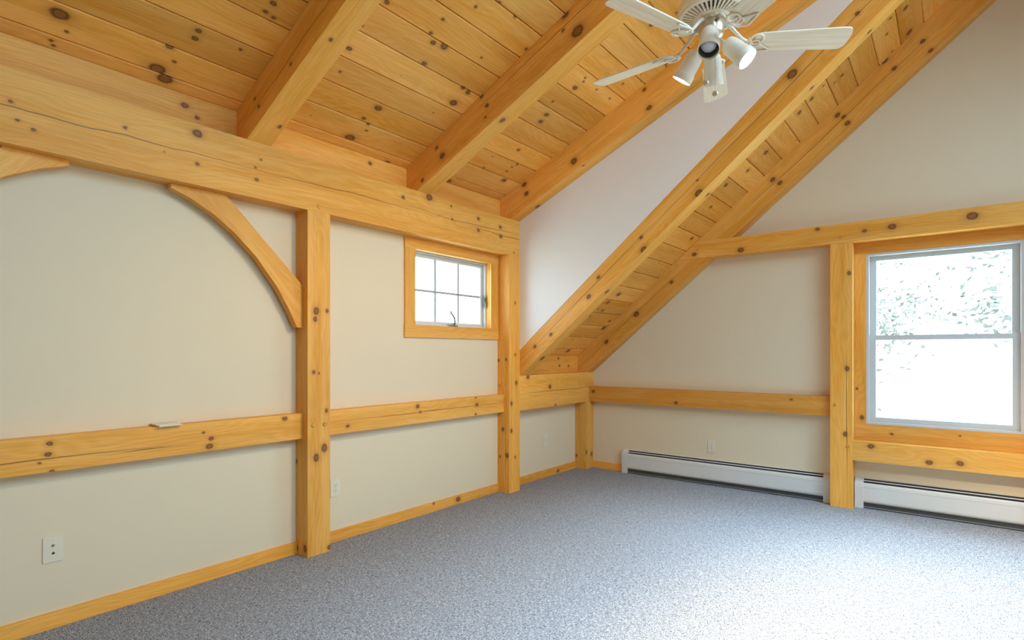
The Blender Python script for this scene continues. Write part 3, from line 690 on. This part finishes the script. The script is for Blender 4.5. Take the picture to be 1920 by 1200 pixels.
# ------------------------------------------------------------------ baseboard heaters
def heater(x0, x1, label):
    h = thing('baseboard_heater', ((x0 + x1) / 2, 0, 0), label, 'heater', 'baseboard heaters')
    e = 0.072
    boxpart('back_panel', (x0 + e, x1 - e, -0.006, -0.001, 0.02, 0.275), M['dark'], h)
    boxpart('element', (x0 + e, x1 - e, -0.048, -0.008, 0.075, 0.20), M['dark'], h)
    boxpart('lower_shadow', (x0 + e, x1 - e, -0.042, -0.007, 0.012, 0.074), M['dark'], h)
    # hood, damper and front panel as bent sheets
    def sheet(name, pts, mat=M['enamel'], t=0.0025):
        bm = bmesh.new()
        A = [Vector((0, p[0], p[1])) for p in pts]
        out = []
        for i, p in enumerate(A):
            d = (A[min(i + 1, len(A) - 1)] - A[max(i - 1, 0)]).normalized()
            out.append((p, p + Vector((0, d.z, -d.y)) * -t))
        poly = [(p.y, p.z) for p, _ in out] + [(q.y, q.z) for _, q in reversed(out)]
        prism(bm, poly, 0, x0 + e, x1 - e)
        return finish(name, bm, mat, h)
    sheet('hood', [(-0.001, 0.285), (-0.012, 0.284), (-0.018, 0.281)])
    sheet('damper', [(-0.034, 0.2675), (-0.039, 0.260)])
    sheet('front_panel', [(-0.053, 0.246), (-0.061, 0.230), (-0.063, 0.205), (-0.0615, 0.200), (-0.064, 0.085), (-0.062, 0.070), (-0.052, 0.056)])
    boxpart('slot_shade_strip', (x0 + e, x1 - e, -0.05, -0.007, 0.228, 0.236), M['slot'], h)  # dark strip standing for the shade inside the slots
    boxpart('bottom_lip', (x0 + e, x1 - e, -0.05, -0.043, 0.008, 0.018), M['alu'], h)
    for a, b in ((x0, x0 + e), (x1 - e, x1)):
        bm = bmesh.new()
        prism(bm, [(-0.001, 0.0), (-0.001, 0.287), (-0.022, 0.283), (-0.048, 0.262), (-0.062, 0.236), (-0.066, 0.205), (-0.066, 0.0)], 0, a, b)
        finish('end_cap', bm, M['enamel'], h, bevel=0.003)
    return h
heater(0.607, 2.906, 'long white baseboard heater along the far wall, left of the post')
heater(3.105, 4.420, 'white baseboard heater under the big window')

# ------------------------------------------------------------------ wall plates
def wall_plate(pos, n, kind, label, w=0.084, hgt=0.135):
    """pos: centre on the wall; n: 'x' faces +x, 'y' faces -y"""
    name = {'duplex': 'power_outlet', 'decora': 'power_outlet', 'jack': 'cable_jack_plate'}[kind]
    t = thing(name, pos, label, 'outlet' if kind != 'jack' else 'wall jack', 'ivory wall plates')
    P = Vector(pos)
    def B(nm, a0, a1, z0, z1, d0, d1, mat, bev=0.0, par=None):
        if n == 'x': b = (P.x + d0, P.x + d1, P.y + a0, P.y + a1, P.z + z0, P.z + z1)
        else: b = (P.x + a0, P.x + a1, P.y - d1, P.y - d0, P.z + z0, P.z + z1)
        return boxpart(nm, b, mat, par or t, bev)
    def D(nm, a, z, r, d, mat, par=None, d0=0.0):
        bm = bmesh.new()
        c = (P.x, P.y + a, P.z + z) if n == 'x' else (P.x + a, P.y, P.z + z)
        lathe(bm, [(0, d), (r * 0.8, d), (r, d - 0.001), (r, d0), (0, d0)], c, (1, 0, 0) if n == 'x' else (0, -1, 0), 16)
        return finish(nm, bm, mat, par or t)
    B('cover_plate', -w / 2, w / 2, -hgt / 2, hgt / 2, 0, 0.006, M['plate'], 0.003)
    if kind == 'duplex':
        for z in (-0.021, 0.021):
            r = B('receptacle', -0.017, 0.017, z - 0.0145, z + 0.0145, 0.005, 0.008, M['plate'], 0.004)
            for a in (-0.0065, 0.0065): B('slot', a - 0.0014, a + 0.0014, z - 0.001, z + 0.008, 0.0078, 0.0085, M['slot'], 0, r)
            D('ground_hole', 0, z - 0.007, 0.0026, 0.0086, M['slot'], r, 0.0075)
        D('screw', 0, 0, 0.003, 0.0072, M['screw'])
        for z in (-0.052, 0.052): D('screw', 0, z, 0.003, 0.0072, M['screw'])
    elif kind == 'decora':
        r = B('receptacle', -0.0165, 0.0165, -0.034, 0.034, 0.005, 0.0085, M['plate'], 0.002)
        for z in (-0.017, 0.017):
            for a in (-0.0065, 0.0065): B('slot', a - 0.0014, a + 0.0014, z - 0.001, z + 0.008, 0.0082, 0.009, M['slot'], 0, r)
            D('ground_hole', 0, z - 0.007, 0.0026, 0.0091, M['slot'], r, 0.008)
        for z in (-0.048, 0.048): D('screw', 0, z, 0.003, 0.0072, M['screw'])
    else:
        c = D('coax_nut', 0, 0.022, 0.0075, 0.009, M['screw']); D('coax_pin', 0, 0.022, 0.0045, 0.018, M['screw'], c, 0.008)
        q = B('jack_opening', -0.0065, 0.0065, -0.027, -0.018, 0.0055, 0.0066, M['slot'])
        B('jack_notch', -0.003, 0.003, -0.0185, -0.0135, 0.0055, 0.0066, M['slot'], 0, q)
        for z in (-0.048, 0.048): D('screw', 0, z, 0.003, 0.0072, M['plate'])
wall_plate((0, -5.540, 0.428), 'x', 'jack', 'ivory cable and phone jack plate low on the near left wall', 0.088, 0.138)
wall_plate((0, -3.776, 0.424), 'x', 'duplex', 'ivory duplex outlet beside the post with the curved brace')
wall_plate((0, -0.868, 0.448), 'x', 'decora', 'ivory outlet on the short wall under the low eave beam')
wall_plate((1.704, 0, 0.433), 'y', 'duplex', 'ivory duplex outlet above the long heater on the far wall')

# loose cover plates lying on the rail
sp = thing('loose_cover_plate', (0.062, -5.0, 1.053), 'two stacked ivory cover plates lying on the near left rail', 'cover plate')
bm = bmesh.new(); box(bm, 0.012, 0.122, -5.066, -4.935, 1.0535, 1.0585); box(bm, 0.02, 0.112, -5.058, -4.944, 1.0585, 1.0615)
finish('lower_plate', bm, M['plate'], sp, bevel=0.0012)
bm = bmesh.new(); box(bm, 0.006, 0.110, -5.076, -4.948, 1.062, 1.067)
finish('upper_plate', bm, M['plate'], sp, bevel=0.0015)

# ------------------------------------------------------------------ ceiling fan
FX, FY, FZ = 2.904, -3.568, 3.04
fan = thing('ceiling_fan', (FX, FY, FZ), 'white five-blade ceiling fan with four spotlights, one lit', 'ceiling fan')
def blade_mat():
    m, nt, p = newmat('whitewashed_blade'); L = nt.links.new
    uv = nd(nt, 'ShaderNodeUVMap'); mu = nd(nt, 'ShaderNodeVectorMath', operation='MULTIPLY'); mu.inputs[1].default_value = (3, 45, 1); L(uv.outputs[0], mu.inputs[0])
    n = nd(nt, 'ShaderNodeTexNoise'); n.inputs['Scale'].default_value = 1; n.inputs['Detail'].default_value = 3; L(mu.outputs[0], n.inputs['Vector'])
    cr = nd(nt, 'ShaderNodeValToRGB'); L(n.outputs['Fac'], cr.inputs[0])
    cr.color_ramp.elements[0].position = 0.3; cr.color_ramp.elements[0].color = (0.76, 0.64, 0.44, 1)
    cr.color_ramp.elements[1].position = 0.7; cr.color_ramp.elements[1].color = (0.90, 0.80, 0.60, 1)
    L(cr.outputs[0], p.inputs['Base Color']); p.inputs['Roughness'].default_value = 0.45
    return m
BL = blade_mat()
HZ = 3.17
bm = bmesh.new(); lathe(bm, [(0, 4.44 - FZ), (0.075, 4.44 - FZ), (0.07, 4.36 - FZ), (0.03, 4.30 - FZ), (0, 4.30 - FZ)], (FX, FY, FZ), seg=28); finish('canopy', bm, M['fanwhite'], fan, smooth=True)
bm = bmesh.new(); lathe(bm, [(0, 1.30), (0.013, 1.30), (0.013, 0.27), (0, 0.27)], (FX, FY, FZ), seg=14); finish('downrod', bm, M['fanwhite'], fan, smooth=True)
bm = bmesh.new(); lathe(bm, [(0, 0.30), (0.05, 0.295), (0.10, 0.27), (0.145, 0.225), (0.162, 0.18), (0.163, 0.155), (0.156, 0.145), (0.150, 0.148), (0.07, 0.158), (0, 0.158)], (FX, FY, FZ), seg=48)
hs = finish('motor_housing', bm, M['fanwhite'], fan, smooth=True)
# vented ring: dark bowl behind, rims and ribs in front
bm = bmesh.new(); lathe(bm, [(0.148, 0.146), (0.148, 0.150), (0.062, 0.140), (0.062, 0.136)], (FX, FY, FZ), seg=48); lathe(bm, [(0.148, 0.146), (0.062, 0.136)], (FX, FY, FZ), seg=48)
finish('vent_backing', bm, M['socket'], hs)
bm = bmesh.new()
lathe(bm, [(0.156, 0.146), (0.157, 0.134), (0.150, 0.131), (0.140, 0.133), (0.140, 0.140)], (FX, FY, FZ), seg=48)
lathe(bm, [(0.090, 0.133), (0.088, 0.119), (0.065, 0.112), (0.058, 0.125)], (FX, FY, FZ), seg=48)
for k in range(40):
    a = 2 * math.pi * k / 40; ca, sa = math.cos(a), math.sin(a); wv = 0.0042
    pts = [(0.086, -wv * 0.8), (0.144, -wv * 1.3), (0.144, wv * 1.3), (0.086, wv * 0.8)]
    lo = []; hi = []
    for r, s in pts:
        z = 0.120 + (r - 0.086) * 0.20
        x, y = FX + ca * r - sa * s, FY + sa * r + ca * s
        lo.append(bm.verts.new((x, y, FZ + z))); hi.append(bm.verts.new((x, y, FZ + z + 0.012)))
    bm.faces.new(lo)
    for i in range(4): bm.faces.new((lo[i], lo[(i + 1) % 4], hi[(i + 1) % 4], hi[i]))
finish('vent_ring', bm, M['fanwhite'], hs)
bm = bmesh.new(); lathe(bm, [(0.0, 0.135), (0.070, 0.135), (0.074, 0.118), (0.070, 0.106), (0.062, 0.102), (0, 0.102)], (FX, FY, FZ), seg=36); finish('flywheel', bm, M['nickel'], fan, smooth=False)
bm = bmesh.new(); lathe(bm, [(0, 0.104), (0.057, 0.104), (0.060, 0.098), (0.060, 0.045), (0.055, 0.034), (0.045, 0.026), (0.030, 0.016), (0.022, -0.012), (0, -0.016)], (FX, FY, FZ), seg=36); fit = finish('light_fitter', bm, M['nickel'], fan, smooth=True)
bm = bmesh.new(); lathe(bm, [(0, 0.004), (0.005, 0.004), (0.005, 0), (0, 0)], (FX + 0.060 * math.cos(-0.9), FY + 0.060 * math.sin(-0.9), FZ + 0.082), (math.cos(-0.9), math.sin(-0.9), 0), 10); finish('screw', bm, M['slot'], fit)

def rot(p, a): return (FX + p[0] * math.cos(a) - p[1] * math.sin(a), FY + p[0] * math.sin(a) + p[1] * math.cos(a), FZ + p[2])
PITCH = math.radians(-13)
for k in range(5):
    a = math.radians(106.33 + 72 * k)
    def tilt(x, y, z=0.0):  # blade pitch about its own long axis
        return rot((x, y * math.cos(PITCH) - z * math.sin(PITCH), y * math.sin(PITCH) + z * math.cos(PITCH)), a)
    out = []
    pts = [(0.205, -0.048), (0.235, -0.056)] + [(0.235 + 0.37 * i / 5, -0.056 - 0.013 * i / 5) for i in range(1, 6)]
    tip = [(0.605 + 0.055 * math.sin(t), -0.069 * math.cos(t) if True else 0) for t in [math.pi * j / 12 for j in range(1, 12)]]
    tip = [(0.612 + 0.048 * abs(math.sin(t)) ** 0.6, -0.069 * math.copysign(abs(math.cos(t)) ** 0.75, math.cos(t))) for t in [math.pi * j / 12 for j in range(1, 12)]]
    up = [(x, -y) for x, y in reversed(pts)]
    out = pts + tip + up
    bm = bmesh.new()
    A = [bm.verts.new(tilt(x, y, 0.0)) for x, y in out]; B = [bm.verts.new(tilt(x, y, 0.006)) for x, y in out]
    bm.faces.new(A); bm.faces.new(B[::-1])
    for i in range(len(out)): bm.faces.new((A[i], B[i], B[(i + 1) % len(out)], A[(i + 1) % len(out)]))
    ca_, sa_ = math.cos(a), math.sin(a)
    bl = finish('fan_blade', bm, BL, fan, origin=rot((0.4, 0, 0), a), uvf=lambda c, n: ((c.x - FX) * ca_ + (c.y - FY) * sa_ + k, -(c.x - FX) * sa_ + (c.y - FY) * ca_ + k))
    # blade iron: arm, pointed leaf loop and ring
    bm = bmesh.new()
    tube(bm, [rot((0.060, 0, 0.105), a), rot((0.085, 0, 0.090), a), rot((0.115, 0, 0.055), a), rot((0.150, 0, 0.018), a), rot((0.178, 0, 0.0), a)], [0.013, 0.011, 0.009, 0.008, 0.009])
    def loop(cx, cy, rx, ry, sharp=0.0, ang=0.0, n=22):
        ps = []
        for i in range(n):
            t = 2 * math.pi * i / n
            x = rx * math.cos(t) + (sharp * max(0, math.cos(t)) ** 4); y = ry * math.sin(t) * (1 - 0.45 * max(0, math.cos(t)) if sharp else 1)
            ps.append(tilt(cx + x * math.cos(ang) - y * math.sin(ang), cy + x * math.sin(ang) + y * math.cos(ang), -0.006))
        return ps
    tube(bm, loop(0.225, 0.030, 0.040, 0.027, 0.028, 0.25), 0.0052, True, 6)
    tube(bm, loop(0.212, -0.026, 0.030, 0.030), 0.0052, True, 6)
    tube(bm, loop(0.212, 0.002, 0.024, 0.019), 0.0045, True, 6)
    tube(bm, [tilt(0.176, -0.03, -0.004), tilt(0.172, 0, -0.004), tilt(0.178, 0.035, -0.004)], 0.006)
    finish('blade_iron', bm, M['fanwhite'], bl, origin=rot((0.2, 0, 0), a), smooth=True)

# spotlights
def spot(az, lit):
    a = math.radians(az); d = Vector((math.cos(a), math.sin(a), 0))
    base = Vector((FX, FY, FZ)) + d * 0.03 + Vector((0, 0, 0.012))
    tl = math.radians({5: 42, 178: 36}.get(az, 27))
    ax = (d * math.sin(tl) + Vector((0, 0, -math.cos(tl)))).normalized()
    top = Vector((FX, FY, FZ)) + d * 0.075 + Vector((0, 0, 0.022 if az == -77 else -0.022))
    bm = bmesh.new()
    lathe(bm, [(0, -0.012), (0.022, -0.010), (0.036, 0.002), (0.043, 0.022), (0.045, 0.060), (0.0455, 0.098), (0.0505, 0.103), (0.0515, 0.140), (0.0495, 0.1405), (0.047, 0.135), (0.046, 0.085), (0.040, 0.075)], top, ax, 30)
    hd = finish('spotlight_head', bm, M['fanwhite'], fan, origin=top, smooth=True)
    bm = bmesh.new(); lathe(bm, [(0.0455, 0.128), (0.044, 0.09), (0.036, 0.072), (0, 0.07)], top, ax, 24); finish('head_lining', bm, M['socket'], hd, smooth=True)
    bm = bmesh.new(); lathe(bm, [(0, 0.118), (0.020, 0.116), (0.033, 0.110), (0.0375, 0.102), (0.030, 0.085), (0.016, 0.072), (0, 0.072)] if not lit else [(0, 0.134), (0.022, 0.132), (0.037, 0.127), (0.0405, 0.118), (0.030, 0.09), (0.016, 0.072), (0, 0.072)], top, ax, 24)
    finish('bulb', bm, M['bulb_on'] if lit else M['bulb_off'], hd, smooth=True)
    bm = bmesh.new(); tube(bm, [base, base + d * 0.02 + Vector((0, 0, -0.012)), top - ax * 0.004], 0.009); finish('swivel_arm', bm, M['nickel'], hd, smooth=True)
    if lit:
        l = bpy.data.lights.new('lit_spotlight', 'SPOT'); l.energy = LAMP if az > 90 else LAMP * 7.0; l.color = (1.0, 0.72, 0.38); l.spot_size = math.radians(126); l.spot_blend = 0.7; l.shadow_soft_size = 0.035
        o = bpy.data.objects.new('lit_spotlight', l); COL.objects.link(o); o.location = top + ax * 0.15
        o.rotation_euler = ax.to_track_quat('-Z', 'Y').to_euler()
LAMP = 62
for az, lit in ((-77, False), (5, True), (105, False), (178, True)): spot(az, lit)
# pull chains with round fobs
for dx, dy, zb in ((-0.018, -0.03, -0.20), (0.012, 0.02, -0.245)):
    bm = bmesh.new()
    n = 34; z0 = -0.01
    for i in range(n):
        z = z0 + (zb + 0.012 - z0) * i / (n - 1)
        bmesh.ops.create_icosphere(bm, subdivisions=1, radius=0.0026, matrix=Matrix.Translation((FX + dx, FY + dy, FZ + z)))
    tube(bm, [(FX + dx, FY + dy, FZ + z0), (FX + dx, FY + dy, FZ + zb + 0.01)], 0.001, seg=5)
    ch = finish('pull_chain', bm, M['nickel'], fan, smooth=True)
    bm = bmesh.new(); lathe(bm, [(0, 0.004), (0.008, 0.0035), (0.0135, 0.002), (0.0145, 0), (0.0135, -0.002), (0.008, -0.0035), (0, -0.004)], (FX + dx, FY + dy, FZ + zb), (0.34, -0.93, -0.15), 18)
    finish('fob', bm, M['nickel'], ch, smooth=True)

# ------------------------------------------------------------------ outside
bm = bmesh.new(); box(bm, -60, 60, -60, 60, -3.3, -3.2)
tag(finish('ground', bm, M['grass']), kind='structure')
def tree(x, y, h, r, n, seed, label):
    q = random.Random(seed)
    t = thing('garden_tree', (x, y, -3.2), label, 'tree', 'trees outside the windows')
    bm = bmesh.new()
    tube(bm, [(x, y, -3.2), (x + 0.1, y, -3.2 + h * 0.4), (x - 0.1, y + 0.1, -3.2 + h * 0.9)], [0.16, 0.11, 0.03])
    tips = []
    for i in range(16):
        z = -3.2 + h * q.uniform(0.3, 0.85); a = q.uniform(0, 6.283); l = r * q.uniform(0.5, 1.0)
        e = (x + math.cos(a) * l, y + math.sin(a) * l, z + l * q.uniform(0.1, 0.5)); tips.append(e)
        tube(bm, [(x, y, z), ((x + e[0]) / 2, (y + e[1]) / 2, z + l * 0.2), e], [0.035, 0.022, 0.008], seg=5)
    finish('trunk', bm, M['bark'], t)
    bm = bmesh.new()
    for i in range(n):
        c = tips[q.randrange(len(tips))]
        p = Vector((q.gauss(c[0], r * 0.16), q.gauss(c[1], r * 0.16), q.gauss(c[2], r * 0.10)))
        u = Vector((q.gauss(0, 1), q.gauss(0, 1), q.gauss(0, 0.5))).normalized(); v = u.orthogonal().normalized()
        s = q.uniform(0.05, 0.10)
        bm.faces.new([bm.verts.new(p + d) for d in (u * s, v * s * 0.5, -u * s, -v * s * 0.5)])
    tag(finish('foliage', bm, M['leaf'], t), kind='stuff')
tree(3.3, 9.0, 6.2, 2.4, 1300, 1, 'leafy tree outside, behind the left part of the big window')
tree(4.6, 12.5, 8.5, 3.0, 1400, 2, 'leafy tree outside, behind the right part of the big window')
tree(-9.0, 2.4, 6.0, 2.2, 700, 3, 'leafy tree outside, behind the small six-light window')
